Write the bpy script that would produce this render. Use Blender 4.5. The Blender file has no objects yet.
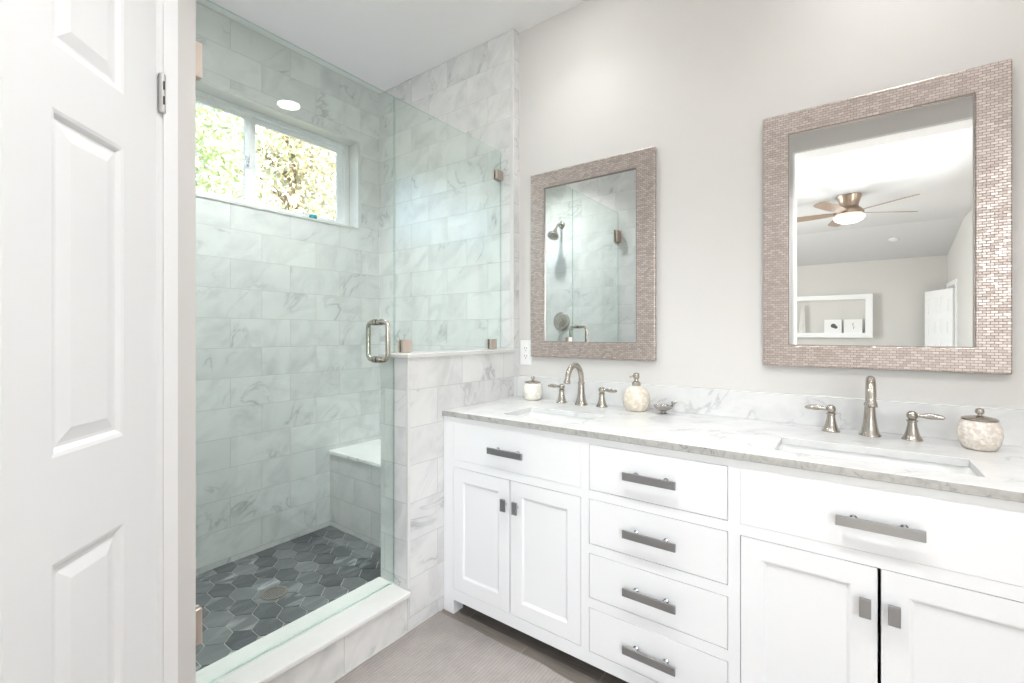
import bpy, bmesh, math, random
from mathutils import Vector, Matrix
random.seed(7)
C = bpy.context.scene.collection
PI = math.pi
R = math.radians

# ------------------------------------------------------------------ camera, world, light
scn = bpy.context.scene
cam_d = bpy.data.cameras.new('camera')
cam = bpy.data.objects.new('camera', cam_d)
C.objects.link(cam)
cam_d.sensor_width = 36.0
cam_d.lens = 36.0 * 457.38 / 1024
cam_d.shift_y = -8.92 / 1024
cam_d.clip_start = 0.02
cam.location = (0, 0, 1.2058)
cam.rotation_euler = (R(90), 0, R(36.39))
scn.camera = cam

world = bpy.data.worlds.new('sky')
scn.world = world
world.use_nodes = True
wn = world.node_tree
wn.nodes.clear()
w_out = wn.nodes.new('ShaderNodeOutputWorld')
w_bg = wn.nodes.new('ShaderNodeBackground')
w_sky = wn.nodes.new('ShaderNodeTexSky')
w_sky.sky_type = 'NISHITA'
w_sky.sun_disc = False
w_sky.sun_elevation = R(48)
w_sky.sun_rotation = R(100)
wn.links.new(w_sky.outputs[0], w_bg.inputs[0])
w_bg.inputs[1].default_value = 0.6
wn.links.new(w_bg.outputs[0], w_out.inputs[0])

sun_d = bpy.data.lights.new('sun', 'SUN')
sun_d.energy = 20.0
sun_d.angle = R(0.6)
sun_d.color = (1.0, 0.95, 0.86)
sun = bpy.data.objects.new('sun', sun_d)
C.objects.link(sun)
sun.location = (6, -2, 9)
sun.rotation_euler = Vector((-0.72, 0.12, -0.80)).to_track_quat('-Z', 'Y').to_euler()

CAN_POWER = 1.3          # watts of each ceiling downlight
FILL_POWER = 190.0         # fill light sent in through the added bedroom windows

scn.view_settings.view_transform = 'Standard'
scn.view_settings.look = 'None'
scn.view_settings.exposure = 0.36
scn.view_settings.gamma = 1.0
scn.view_settings.use_curve_mapping = False
try:
    scn.cycles.max_bounces = 14
    scn.cycles.diffuse_bounces = 6
    scn.cycles.glossy_bounces = 6
    scn.cycles.transmission_bounces = 8
    scn.cycles.transparent_max_bounces = 16
    scn.cycles.sample_clamp_indirect = 6.0
    scn.cycles.caustics_reflective = False
    scn.cycles.caustics_refractive = False
except Exception:
    pass


def area_light(name, loc, rot, size, power, color=(1, 1, 1), parent=None, shape='DISK', size_y=None):
    d = bpy.data.lights.new(name, 'AREA')
    d.shape = shape
    d.size = size
    if size_y:
        d.size_y = size_y
    d.energy = power
    d.color = color
    o = bpy.data.objects.new(name, d)
    C.objects.link(o)
    o.location = loc
    o.rotation_euler = rot
    if parent:
        o.parent = parent
    return o


# added fill lights outside the unseen bedroom windows behind the camera
area_light('bedroom_fill', (-3.55, -4.2, 1.75), (0, R(-62), 0), 1.5, FILL_POWER, (0.97, 0.985, 1.0), None, 'RECTANGLE', 2.2)
area_light('bedroom_fill', (1.85, -2.3, 1.75), (0, R(62), 0), 1.5, FILL_POWER * 0.85, (0.97, 0.985, 1.0), None, 'RECTANGLE', 2.2)


# ------------------------------------------------------------------ material helpers
def new_mat(name):
    m = bpy.data.materials.new(name)
    m.use_nodes = True
    nt = m.node_tree
    b = nt.nodes['Principled BSDF']
    return m, nt, b


def N(nt, kind, **kw):
    n = nt.nodes.new(kind)
    for k, v in kw.items():
        if k.startswith('i_'):
            n.inputs[k[2:].replace('_', ' ')].default_value = v
        else:
            setattr(n, k, v)
    return n


def L(nt, a, b):
    nt.links.new(a, b)


def math_node(nt, op, a, b=None, clamp=False):
    n = nt.nodes.new('ShaderNodeMath')
    n.operation = op
    n.use_clamp = clamp
    for i, v in enumerate((a, b)):
        if v is None:
            continue
        if isinstance(v, (int, float)):
            n.inputs[i].default_value = v
        else:
            nt.links.new(v, n.inputs[i])
    return n.outputs[0]


def maprange(nt, v, a, b, c, d):
    n = nt.nodes.new('ShaderNodeMapRange')
    n.clamp = True
    nt.links.new(v, n.inputs['Value'])
    n.inputs['From Min'].default_value = a
    n.inputs['From Max'].default_value = b
    n.inputs['To Min'].default_value = c
    n.inputs['To Max'].default_value = d
    return n.outputs[0]


def mixcol(nt, fac, a, b):
    n = nt.nodes.new('ShaderNodeMix')
    n.data_type = 'RGBA'
    for sock, v in ((n.inputs[0], fac), (n.inputs[6], a), (n.inputs[7], b)):
        if isinstance(v, (int, float)):
            sock.default_value = v
        elif isinstance(v, tuple):
            sock.default_value = (*v, 1) if len(v) == 3 else v
        else:
            nt.links.new(v, sock)
    return n.outputs[2]


def plain(name, col, rough=0.5, metal=0.0, bump=0.0, bscale=200, spec=None, var=0.0):
    m, nt, b = new_mat(name)
    b.inputs['Base Color'].default_value = (*col, 1)
    b.inputs['Roughness'].default_value = rough
    b.inputs['Metallic'].default_value = metal
    if spec is not None:
        b.inputs['Specular IOR Level'].default_value = spec
    tc = N(nt, 'ShaderNodeTexCoord')
    no = N(nt, 'ShaderNodeTexNoise')
    no.inputs['Scale'].default_value = bscale
    no.inputs['Detail'].default_value = 4
    L(nt, tc.outputs['Object'], no.inputs['Vector'])
    if var:
        c = mixcol(nt, no.outputs[0], tuple(max(0, x - var) for x in col), tuple(min(1, x + var) for x in col))
        L(nt, c, b.inputs['Base Color'])
    if bump:
        bp = N(nt, 'ShaderNodeBump')
        bp.inputs['Strength'].default_value = bump
        bp.inputs['Distance'].default_value = 0.002
        L(nt, no.outputs[0], bp.inputs['Height'])
        L(nt, bp.outputs[0], b.inputs['Normal'])
    return m


def marble_color(nt, vec, base, vein, amount, scale, cloud=0.35, rot=(1, 1, 1), stretch=2.6, width=0.10):
    # veins run along the diagonal `rot` of the stone, drawn out by `stretch`
    dirv = Vector(rot).normalized()
    dp = N(nt, 'ShaderNodeVectorMath', operation='DOT_PRODUCT')
    L(nt, vec, dp.inputs[0])
    dp.inputs[1].default_value = dirv
    sc_ = N(nt, 'ShaderNodeVectorMath', operation='SCALE')
    sc_.inputs[0].default_value = dirv * (1.0 - 1.0 / stretch)
    L(nt, dp.outputs['Value'], sc_.inputs['Scale'])
    mp = N(nt, 'ShaderNodeVectorMath', operation='SUBTRACT')
    L(nt, vec, mp.inputs[0])
    L(nt, sc_.outputs[0], mp.inputs[1])
    n1 = N(nt, 'ShaderNodeTexNoise')
    n1.inputs['Scale'].default_value = scale
    n1.inputs['Detail'].default_value = 8
    n1.inputs['Roughness'].default_value = 0.54
    n1.inputs['Distortion'].default_value = 0.7
    L(nt, mp.outputs[0], n1.inputs['Vector'])
    a = math_node(nt, 'ABSOLUTE', math_node(nt, 'SUBTRACT', n1.outputs[0], 0.5))
    thin = maprange(nt, a, 0.0, width * 0.22, 1, 0)
    wide = maprange(nt, a, 0.0, width * 1.5, 0.30, 0)
    n2 = N(nt, 'ShaderNodeTexNoise')
    n2.inputs['Scale'].default_value = scale * 0.9
    n2.inputs['Detail'].default_value = 2
    L(nt, vec, n2.inputs['Vector'])
    mask = maprange(nt, n2.outputs[0], 0.46, 0.64, 0.04, 1.0)
    v = math_node(nt, 'MULTIPLY', math_node(nt, 'MAXIMUM', thin, wide), mask)
    v = math_node(nt, 'MULTIPLY', v, amount)
    n3 = N(nt, 'ShaderNodeTexNoise')
    n3.inputs['Scale'].default_value = scale * 1.5
    n3.inputs['Detail'].default_value = 8
    n3.inputs['Roughness'].default_value = 0.6
    n3.inputs['Distortion'].default_value = 0.8
    L(nt, mp.outputs[0], n3.inputs['Vector'])
    cl = maprange(nt, n3.outputs[0], 0.45, 0.75, 0, cloud)
    f = math_node(nt, 'MAXIMUM', v, cl, True)
    return mixcol(nt, f, base, vein)


def marble(name, base=(0.80, 0.80, 0.78), vein=(0.33, 0.34, 0.35), amount=0.6, scale=4.0, cloud=0.25, rough=0.12, **kw):
    m, nt, b = new_mat(name)
    tc = N(nt, 'ShaderNodeTexCoord')
    L(nt, marble_color(nt, tc.outputs['Object'], base, vein, amount, scale, cloud, **kw), b.inputs['Base Color'])
    b.inputs['Roughness'].default_value = rough
    return m


def tile_marble(name, h0, z0=0.057, w=0.312, hgt=0.1528, base=(0.76, 0.765, 0.755), vein=(0.30, 0.31, 0.32), grout=(0.50, 0.50, 0.48)):
    """running-bond marble tiles on axis-aligned vertical faces; h = x + y - h0"""
    m, nt, b = new_mat(name)
    tc = N(nt, 'ShaderNodeTexCoord')
    sx = N(nt, 'ShaderNodeSeparateXYZ')
    L(nt, tc.outputs['Object'], sx.inputs[0])
    h = math_node(nt, 'SUBTRACT', math_node(nt, 'ADD', sx.outputs[0], sx.outputs[1]), h0 - 40 * w)
    v = math_node(nt, 'SUBTRACT', sx.outputs[2], z0 - 20 * hgt)
    cb = N(nt, 'ShaderNodeCombineXYZ')
    L(nt, h, cb.inputs[0])
    L(nt, v, cb.inputs[1])
    br = N(nt, 'ShaderNodeTexBrick')
    br.offset = 0.5
    br.offset_frequency = 2
    br.squash = 1.0
    br.squash_frequency = 2
    br.inputs['Color1'].default_value = (0, 0, 0, 1)
    br.inputs['Color2'].default_value = (1, 1, 1, 1)
    br.inputs['Mortar'].default_value = (0, 0, 0, 1)
    br.inputs['Scale'].default_value = 1.0
    br.inputs['Mortar Size'].default_value = 0.0011
    br.inputs['Mortar Smooth'].default_value = 0.15
    br.inputs['Bias'].default_value = 0.0
    br.inputs['Brick Width'].default_value = w
    br.inputs['Row Height'].default_value = hgt
    L(nt, cb.outputs[0], br.inputs['Vector'])
    rnd = N(nt, 'ShaderNodeSeparateColor')
    L(nt, br.outputs['Color'], rnd.inputs[0])
    r = rnd.outputs[0]
    off = N(nt, 'ShaderNodeCombineXYZ')
    L(nt, math_node(nt, 'MULTIPLY', r, 37.0), off.inputs[0])
    L(nt, math_node(nt, 'MULTIPLY', r, 91.0), off.inputs[1])
    L(nt, math_node(nt, 'MULTIPLY', r, 53.0), off.inputs[2])
    va = N(nt, 'ShaderNodeVectorMath', operation='ADD')
    L(nt, tc.outputs['Object'], va.inputs[0])
    L(nt, off.outputs[0], va.inputs[1])
    col = marble_color(nt, va.outputs[0], base, vein, 0.72, 4.4, 0.44)
    # each tile a little lighter or greyer than the next
    fr = math_node(nt, 'FRACT', math_node(nt, 'MULTIPLY', r, 17.31))
    col = mixcol(nt, math_node(nt, 'MULTIPLY', fr, 0.20), col, (0.50, 0.51, 0.51))
    col = mixcol(nt, br.outputs['Fac'], col, grout)
    L(nt, col, b.inputs['Base Color'])
    b.inputs['Roughness'].default_value = 0.16
    bp = N(nt, 'ShaderNodeBump')
    bp.invert = True
    bp.inputs['Strength'].default_value = 0.5
    bp.inputs['Distance'].default_value = 0.001
    L(nt, br.outputs['Fac'], bp.inputs['Height'])
    L(nt, bp.outputs[0], b.inputs['Normal'])
    return m


def metal(name, col, rough=0.28, brushed=True):
    m, nt, b = new_mat(name)
    b.inputs['Base Color'].default_value = (*col, 1)
    b.inputs['Metallic'].default_value = 1.0
    b.inputs['Roughness'].default_value = rough
    if brushed:
        tc = N(nt, 'ShaderNodeTexCoord')
        mp = N(nt, 'ShaderNodeMapping')
        mp.inputs['Scale'].default_value = (20, 20, 600)
        no = N(nt, 'ShaderNodeTexNoise')
        no.inputs['Scale'].default_value = 3
        L(nt, tc.outputs['Object'], mp.inputs[0])
        L(nt, mp.outputs[0], no.inputs['Vector'])
        L(nt, maprange(nt, no.outputs[0], 0.3, 0.7, rough - 0.06, rough + 0.08), b.inputs['Roughness'])
    return m


def thin_glass(name, tint, refl_gain=1.0):
    m = bpy.data.materials.new(name)
    m.use_nodes = True
    nt = m.node_tree
    nt.nodes.clear()
    out = N(nt, 'ShaderNodeOutputMaterial')
    tr = N(nt, 'ShaderNodeBsdfTransparent')
    tr.inputs[0].default_value = (*tint, 1)
    gl = N(nt, 'ShaderNodeBsdfGlossy')
    gl.inputs['Roughness'].default_value = 0.0
    gl.inputs['Color'].default_value = (1, 1, 1, 1)
    ge = N(nt, 'ShaderNodeNewGeometry')
    dt = N(nt, 'ShaderNodeVectorMath', operation='DOT_PRODUCT')
    L(nt, ge.outputs['Normal'], dt.inputs[0])
    L(nt, ge.outputs['Incoming'], dt.inputs[1])
    cs = math_node(nt, 'SUBTRACT', 1.0, math_node(nt, 'ABSOLUTE', dt.outputs['Value']), True)
    sch = math_node(nt, 'ADD', 0.036, math_node(nt, 'MULTIPLY', math_node(nt, 'POWER', cs, 5.0), 0.9))
    mx = N(nt, 'ShaderNodeMixShader')
    L(nt, math_node(nt, 'MULTIPLY', sch, refl_gain, True), mx.inputs[0])
    L(nt, tr.outputs[0], mx.inputs[1])
    L(nt, gl.outputs[0], mx.inputs[2])
    L(nt, mx.outputs[0], out.inputs[0])
    return m


def emit(name, col, s):
    m = bpy.data.materials.new(name)
    m.use_nodes = True
    nt = m.node_tree
    nt.nodes.clear()
    out = N(nt, 'ShaderNodeOutputMaterial')
    e = N(nt, 'ShaderNodeEmission')
    e.inputs[0].default_value = (*col, 1)
    e.inputs[1].default_value = s
    L(nt, e.outputs[0], out.inputs[0])
    return m


M = {}
M['wall'] = plain('beige_wall_paint', (0.675, 0.655, 0.635), 0.75, bump=0.12, bscale=260)
M['bedroom_wall'] = plain('grey_beige_paint', (0.66, 0.645, 0.62), 0.8, bump=0.1, bscale=240)
M['ceiling'] = plain('white_ceiling_paint', (0.88, 0.88, 0.89), 0.85, bump=0.15, bscale=120)
M['white'] = plain('white_trim_paint', (0.89, 0.89, 0.895), 0.38, bump=0.03, bscale=90)
M['cab'] = plain('white_cabinet_lacquer', (0.84, 0.84, 0.85), 0.32, bump=0.02, bscale=60)
M['plastic'] = plain('white_plastic', (0.86, 0.86, 0.85), 0.3)
M['vinyl'] = plain('white_vinyl', (0.84, 0.85, 0.86), 0.35)
M['porcelain'] = plain('white_porcelain', (0.90, 0.90, 0.89), 0.08)
M['dark'] = plain('dark_gap', (0.02, 0.02, 0.02), 0.7)
M['tile_wall'] = tile_marble('marble_tile_window_wall', 1.497 - 0.156 - 2.549)
M['tile_end'] = tile_marble('marble_tile_end_wall', -2.07 - 0.156 + 1.95)
M['tile_pony'] = tile_marble('marble_tile_half_wall', 1.55 - 0.156 - 1.425, base=(0.73, 0.725, 0.715))
M['tile_front'] = tile_marble('marble_tile_shower_front', -2.03 + 0.495)
M['tile_curb'] = tile_marble('marble_tile_curb', 0.79 - 1.43, z0=0.0, base=(0.74, 0.725, 0.70))
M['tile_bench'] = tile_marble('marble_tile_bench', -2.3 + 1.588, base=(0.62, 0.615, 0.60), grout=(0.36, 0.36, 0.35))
M['marble'] = marble('polished_white_marble', (0.84, 0.84, 0.83), (0.36, 0.37, 0.39), 0.55, 3.2, 0.18)
M['counter'] = marble('carrara_counter_marble', (0.74, 0.74, 0.735), (0.28, 0.29, 0.30), 0.5, 7.0, 0.26, 0.10,
                      rot=(1, 0.6, 0.5), stretch=3.0, width=0.11)
M['counter_edge'] = marble('shaded_counter_edge', (0.46, 0.45, 0.425), (0.14, 0.14, 0.145), 0.9, 24.0, 0.6, 0.3,  # same stone; shade and stronger veining put into a darker edge colour
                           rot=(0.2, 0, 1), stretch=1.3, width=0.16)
M['trim_marble'] = marble('light_marble_trim', (0.69, 0.68, 0.66), (0.55, 0.55, 0.54), 0.5, 5.0, 0.2, 0.15)
M['nickel'] = metal('brushed_nickel', (0.47, 0.43, 0.385), 0.27, False)
M['nickel_warm'] = metal('warm_satin_nickel', (0.62, 0.53, 0.47), 0.36)
M['steel'] = metal('brushed_steel', (0.37, 0.37, 0.375), 0.42, False)
M['hinge_steel'] = metal('satin_hinge_steel', (0.66, 0.65, 0.64), 0.38)
M['chrome'] = metal('polished_chrome', (0.78, 0.78, 0.78), 0.08, False)
M['bronze'] = metal('brushed_bronze', (0.40, 0.31, 0.24), 0.32)
M['lip'] = metal('dark_pewter', (0.30, 0.27, 0.25), 0.4, False)
M['silver'] = metal('tarnished_silver', (0.50, 0.47, 0.46), 0.25, False)
M['glass'] = thin_glass('green_tinted_glass', (0.935, 0.970, 0.955), 1.0)
M['glass_edge'] = thin_glass('dark_green_glass_edge', (0.72, 0.82, 0.785), 2.0)
M['pane'] = thin_glass('clear_window_glass', (0.97, 0.98, 0.975), 0.7)
M['lamp'] = emit('lit_lamp_lens', (1.0, 0.98, 0.95), 22.0)
M['fan_lamp'] = emit('lit_fan_bowl', (1.0, 0.99, 0.97), 3.0)
M['rubber'] = plain('clear_seal', (0.75, 0.80, 0.77), 0.3)
M['teal'] = plain('teal_plastic', (0.02, 0.25, 0.28), 0.4)
M['blade'] = plain('light_walnut_blade', (0.27, 0.20, 0.15), 0.35, bscale=30, var=0.05)
M['print'] = plain('white_print_paper', (0.85, 0.85, 0.84), 0.6)
M['ink'] = plain('dark_print_ink', (0.10, 0.10, 0.11), 0.6)
M['frost'] = plain('pale_fabric', (0.86, 0.85, 0.83), 0.8)
M['bark'] = plain('tree_bark', (0.22, 0.16, 0.11), 0.9, bump=0.6, bscale=20, var=0.06)
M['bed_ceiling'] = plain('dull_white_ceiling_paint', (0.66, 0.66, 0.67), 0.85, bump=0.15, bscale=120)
M['carpet'] = plain('bedroom_carpet', (0.50, 0.46, 0.41), 0.95, bump=0.4, bscale=300)
M['ground'] = plain('garden_ground', (0.30, 0.28, 0.18), 0.95, bscale=6, var=0.1)

m, nt, b = new_mat('silvered_mirror')
b.inputs['Base Color'].default_value = (0.93, 0.94, 0.94, 1)
b.inputs['Metallic'].default_value = 1.0
b.inputs['Roughness'].default_value = 0.0
M['mirror'] = m


def mosaic_frame():
    m, nt, b = new_mat('champagne_mosaic_frame')
    tc = N(nt, 'ShaderNodeTexCoord')
    sx = N(nt, 'ShaderNodeSeparateXYZ')
    L(nt, tc.outputs['Object'], sx.inputs[0])
    cb = N(nt, 'ShaderNodeCombineXYZ')
    L(nt, math_node(nt, 'ADD', sx.outputs[0], 10.0), cb.inputs[0])
    L(nt, math_node(nt, 'ADD', sx.outputs[2], 10.0), cb.inputs[1])
    br = N(nt, 'ShaderNodeTexBrick')
    br.offset = 0.5
    br.inputs['Color1'].default_value = (0, 0, 0, 1)
    br.inputs['Color2'].default_value = (1, 1, 1, 1)
    br.inputs['Mortar'].default_value = (0, 0, 0, 1)
    br.inputs['Scale'].default_value = 1.0
    br.inputs['Mortar Size'].default_value = 0.0007
    br.inputs['Mortar Smooth'].default_value = 0.4
    br.inputs['Brick Width'].default_value = 0.0175
    br.inputs['Row Height'].default_value = 0.0085
    L(nt, cb.outputs[0], br.inputs['Vector'])
    sc = N(nt, 'ShaderNodeSeparateColor')
    L(nt, br.outputs['Color'], sc.inputs[0])
    r = math_node(nt, 'FRACT', math_node(nt, 'MULTIPLY', sc.outputs[0], 13.7))
    col = mixcol(nt, r, (0.50, 0.42, 0.385), (0.68, 0.60, 0.565))
    col = mixcol(nt, br.outputs['Fac'], col, (0.27, 0.225, 0.205))
    L(nt, col, b.inputs['Base Color'])
    b.inputs['Metallic'].default_value = 0.8
    L(nt, maprange(nt, r, 0, 1, 0.45, 0.28), b.inputs['Roughness'])
    no = N(nt, 'ShaderNodeTexNoise')
    no.inputs['Scale'].default_value = 55
    L(nt, tc.outputs['Object'], no.inputs['Vector'])
    hh = math_node(nt, 'SUBTRACT', math_node(nt, 'ADD', math_node(nt, 'MULTIPLY', r, 0.55), math_node(nt, 'MULTIPLY', no.outputs[0], 0.7)), br.outputs['Fac'])
    bp = N(nt, 'ShaderNodeBump')
    bp.inputs['Strength'].default_value = 0.9
    bp.inputs['Distance'].default_value = 0.0022
    L(nt, hh, bp.inputs['Height'])
    L(nt, bp.outputs[0], b.inputs['Normal'])
    return m


M['mosaic'] = mosaic_frame()


def floor_tile():
    m, nt, b = new_mat('taupe_plank_tile')
    tc = N(nt, 'ShaderNodeTexCoord')
    mp = N(nt, 'ShaderNodeMapping')
    mp.inputs['Location'].default_value = (0.995 + 12.0, -1.45 + 12.0, 0)
    L(nt, tc.outputs['Object'], mp.inputs[0])
    br = N(nt, 'ShaderNodeTexBrick')
    br.offset = 0.5
    br.inputs['Color1'].default_value = (0.135, 0.115, 0.10, 1)
    br.inputs['Color2'].default_value = (0.185, 0.16, 0.14, 1)
    br.inputs['Mortar'].default_value = (0.27, 0.24, 0.21, 1)
    br.inputs['Scale'].default_value = 1.0
    br.inputs['Mortar Size'].default_value = 0.002
    br.inputs['Brick Width'].default_value = 0.6
    br.inputs['Row Height'].default_value = 0.3
    L(nt, mp.outputs[0], br.inputs['Vector'])
    mp2 = N(nt, 'ShaderNodeMapping')
    mp2.inputs['Scale'].default_value = (3, 40, 3)
    L(nt, tc.outputs['Object'], mp2.inputs[0])
    no = N(nt, 'ShaderNodeTexNoise')
    no.inputs['Scale'].default_value = 3
    no.inputs['Detail'].default_value = 6
    L(nt, mp2.outputs[0], no.inputs['Vector'])
    col = mixcol(nt, maprange(nt, no.outputs[0], 0.35, 0.7, 0, 0.5), br.outputs['Color'], (0.26, 0.23, 0.205))
    L(nt, col, b.inputs['Base Color'])
    b.inputs['Roughness'].default_value = 0.45
    return m


M['floor'] = floor_tile()


def hex_mat():
    m, nt, b = new_mat('slate_hex_marble')
    at = N(nt, 'ShaderNodeAttribute')
    at.attribute_name = 'tile_rand'
    at.attribute_type = 'GEOMETRY'
    tc = N(nt, 'ShaderNodeTexCoord')
    r = at.outputs['Fac']
    off = N(nt, 'ShaderNodeCombineXYZ')
    L(nt, math_node(nt, 'MULTIPLY', r, 31.0), off.inputs[0])
    L(nt, math_node(nt, 'MULTIPLY', r, 77.0), off.inputs[1])
    va = N(nt, 'ShaderNodeVectorMath', operation='ADD')
    L(nt, tc.outputs['Object'], va.inputs[0])
    L(nt, off.outputs[0], va.inputs[1])
    mp = N(nt, 'ShaderNodeMapping')
    mp.inputs['Rotation'].default_value = (0, 0, 0.5)
    mp.inputs['Scale'].default_value = (2.6, 0.9, 1)
    L(nt, va.outputs[0], mp.inputs[0])
    no = N(nt, 'ShaderNodeTexNoise')
    no.inputs['Scale'].default_value = 7
    no.inputs['Detail'].default_value = 5
    no.inputs['Distortion'].default_value = 0.8
    L(nt, mp.outputs[0], no.inputs['Vector'])
    base = mixcol(nt, r, (0.040, 0.048, 0.056), (0.15, 0.165, 0.17))
    fac = math_node(nt, 'MULTIPLY', maprange(nt, no.outputs[0], 0.46, 0.70, 0, 1.0), maprange(nt, math_node(nt, 'FRACT', math_node(nt, 'MULTIPLY', r, 7.7)), 0.3, 1, 0.1, 1.0))
    col = mixcol(nt, fac, base, (0.50, 0.52, 0.53))
    L(nt, col, b.inputs['Base Color'])
    b.inputs['Roughness'].default_value = 0.28
    return m


M['hex'] = hex_mat()
M['grout'] = plain('grey_grout', (0.50, 0.47, 0.43), 0.85, bump=0.2, bscale=300)


def rug_mat():
    m, nt, b = new_mat('taupe_ribbed_rug')
    tc = N(nt, 'ShaderNodeTexCoord')
    wv = N(nt, 'ShaderNodeTexWave')
    wv.wave_type = 'BANDS'
    wv.bands_direction = 'X'
    wv.inputs['Scale'].default_value = 26
    wv.inputs['Distortion'].default_value = 0.7
    wv.inputs['Detail'].default_value = 2
    wv.inputs['Detail Scale'].default_value = 3
    L(nt, tc.outputs['Object'], wv.inputs['Vector'])
    no = N(nt, 'ShaderNodeTexNoise')
    no.inputs['Scale'].default_value = 9
    no.inputs['Detail'].default_value = 8
    no.inputs['Roughness'].default_value = 0.7
    L(nt, tc.outputs['Object'], no.inputs['Vector'])
    col = mixcol(nt, no.outputs[0], (0.25, 0.225, 0.21), (0.44, 0.40, 0.375))
    col = mixcol(nt, maprange(nt, wv.outputs['Fac'], 0.0, 0.5, 0.26, 0.0), col, (0.18, 0.16, 0.15))
    L(nt, col, b.inputs['Base Color'])
    b.inputs['Roughness'].default_value = 0.95
    bp = N(nt, 'ShaderNodeBump')
    bp.inputs['Strength'].default_value = 0.6
    bp.inputs['Distance'].default_value = 0.003
    L(nt, wv.outputs['Fac'], bp.inputs['Height'])
    L(nt, bp.outputs[0], b.inputs['Normal'])
    return m


M['rug'] = rug_mat()


def shell_mat(name, a, bcol, scale):
    m, nt, b = new_mat(name)
    tc = N(nt, 'ShaderNodeTexCoord')
    vo = N(nt, 'ShaderNodeTexVoronoi')
    vo.inputs['Scale'].default_value = scale
    L(nt, tc.outputs['Object'], vo.inputs['Vector'])
    sc = N(nt, 'ShaderNodeSeparateColor')
    L(nt, vo.outputs['Color'], sc.inputs[0])
    ve = N(nt, 'ShaderNodeTexVoronoi')
    ve.feature = 'DISTANCE_TO_EDGE'
    ve.inputs['Scale'].default_value = scale
    L(nt, tc.outputs['Object'], ve.inputs['Vector'])
    col = mixcol(nt, sc.outputs[0], a, bcol)
    col = mixcol(nt, maprange(nt, ve.outputs['Distance'], 0.0, 0.06, 0.35, 0), col, (0.5, 0.44, 0.36))
    L(nt, col, b.inputs['Base Color'])
    b.inputs['Roughness'].default_value = 0.22
    return m


M['shell'] = shell_mat('pearl_shell_mosaic', (0.66, 0.58, 0.50), (0.86, 0.81, 0.75), 130)
M['shell_pale'] = shell_mat('pale_shell_mosaic', (0.76, 0.72, 0.64), (0.88, 0.86, 0.80), 110)
M['shell_soap'] = shell_mat('amber_shell_mosaic', (0.66, 0.58, 0.47), (0.82, 0.76, 0.67), 75)


def leaf_mat(name, a, bcol):
    m, nt, b = new_mat(name)
    at = N(nt, 'ShaderNodeAttribute')
    at.attribute_name = 'leaf_rand'
    L(nt, mixcol(nt, at.outputs['Fac'], a, bcol), b.inputs['Base Color'])
    b.inputs['Roughness'].default_value = 0.6
    b.inputs['Subsurface Weight'].default_value = 0.0
    return m


M['leaf_olive'] = leaf_mat('olive_blossom_leaves', (0.42, 0.37, 0.22), (0.90, 0.86, 0.72))
M['leaf_green'] = leaf_mat('yellow_green_leaves', (0.36, 0.45, 0.17), (0.84, 0.87, 0.62))


# ------------------------------------------------------------------ mesh helpers
def finish(name, bm, mat, parent=None, smooth=False, loc=None, bevel=0.0, seg=2):
    bmesh.ops.recalc_face_normals(bm, faces=bm.faces[:])
    if bevel:
        es = [e for e in bm.edges if len(e.link_faces) == 2 and e.calc_face_angle(0) > R(35)]
        bmesh.ops.bevel(bm, geom=es, offset=bevel, segments=seg, profile=0.5, affect='EDGES', clamp_overlap=True)
    me = bpy.data.meshes.new(name)
    bm.to_mesh(me)
    bm.free()
    if smooth:
        for p in me.polygons:
            p.use_smooth = True
        try:
            me.set_sharp_from_angle(angle=R(38))
        except Exception:
            pass
    o = bpy.data.objects.new(name, me)
    C.objects.link(o)
    me.materials.append(M[mat] if isinstance(mat, str) else mat)
    if parent:
        o.parent = parent
    if loc:
        o.location = loc
    return o


def box(bm, x0, x1, y0, y1, z0, z1):
    v = [bm.verts.new((x, y, z)) for x in (x0, x1) for y in (y0, y1) for z in (z0, z1)]
    for f in ((0, 1, 3, 2), (4, 6, 7, 5), (0, 4, 5, 1), (2, 3, 7, 6), (0, 2, 6, 4), (1, 5, 7, 3)):
        bm.faces.new([v[i] for i in f])
    return v


def lathe(bm, prof, seg=32, mat=None, cap=True):
    """prof: (r, z) from bottom to top; mat: Matrix placing the axis"""
    rings = []
    for r, z in prof:
        ring = []
        if r < 1e-6:
            ring = [bm.verts.new((0, 0, z))]
        else:
            for i in range(seg):
                a = 2 * PI * i / seg
                ring.append(bm.verts.new((r * math.cos(a), r * math.sin(a), z)))
        rings.append(ring)
    allv = [v for r in rings for v in r]
    for a, b in zip(rings, rings[1:]):
        if len(a) == 1 and len(b) == 1:
            continue
        for i in range(seg):
            j = (i + 1) % seg
            if len(a) == 1:
                bm.faces.new((a[0], b[i], b[j]))
            elif len(b) == 1:
                bm.faces.new((a[i], a[j], b[0]))
            else:
                bm.faces.new((a[i], a[j], b[j], b[i]))
    if cap:
        for r in (rings[0], rings[-1]):
            if len(r) > 1:
                bm.faces.new(r)
    if mat is not None:
        bmesh.ops.transform(bm, matrix=mat, verts=allv)
    return allv


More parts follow.
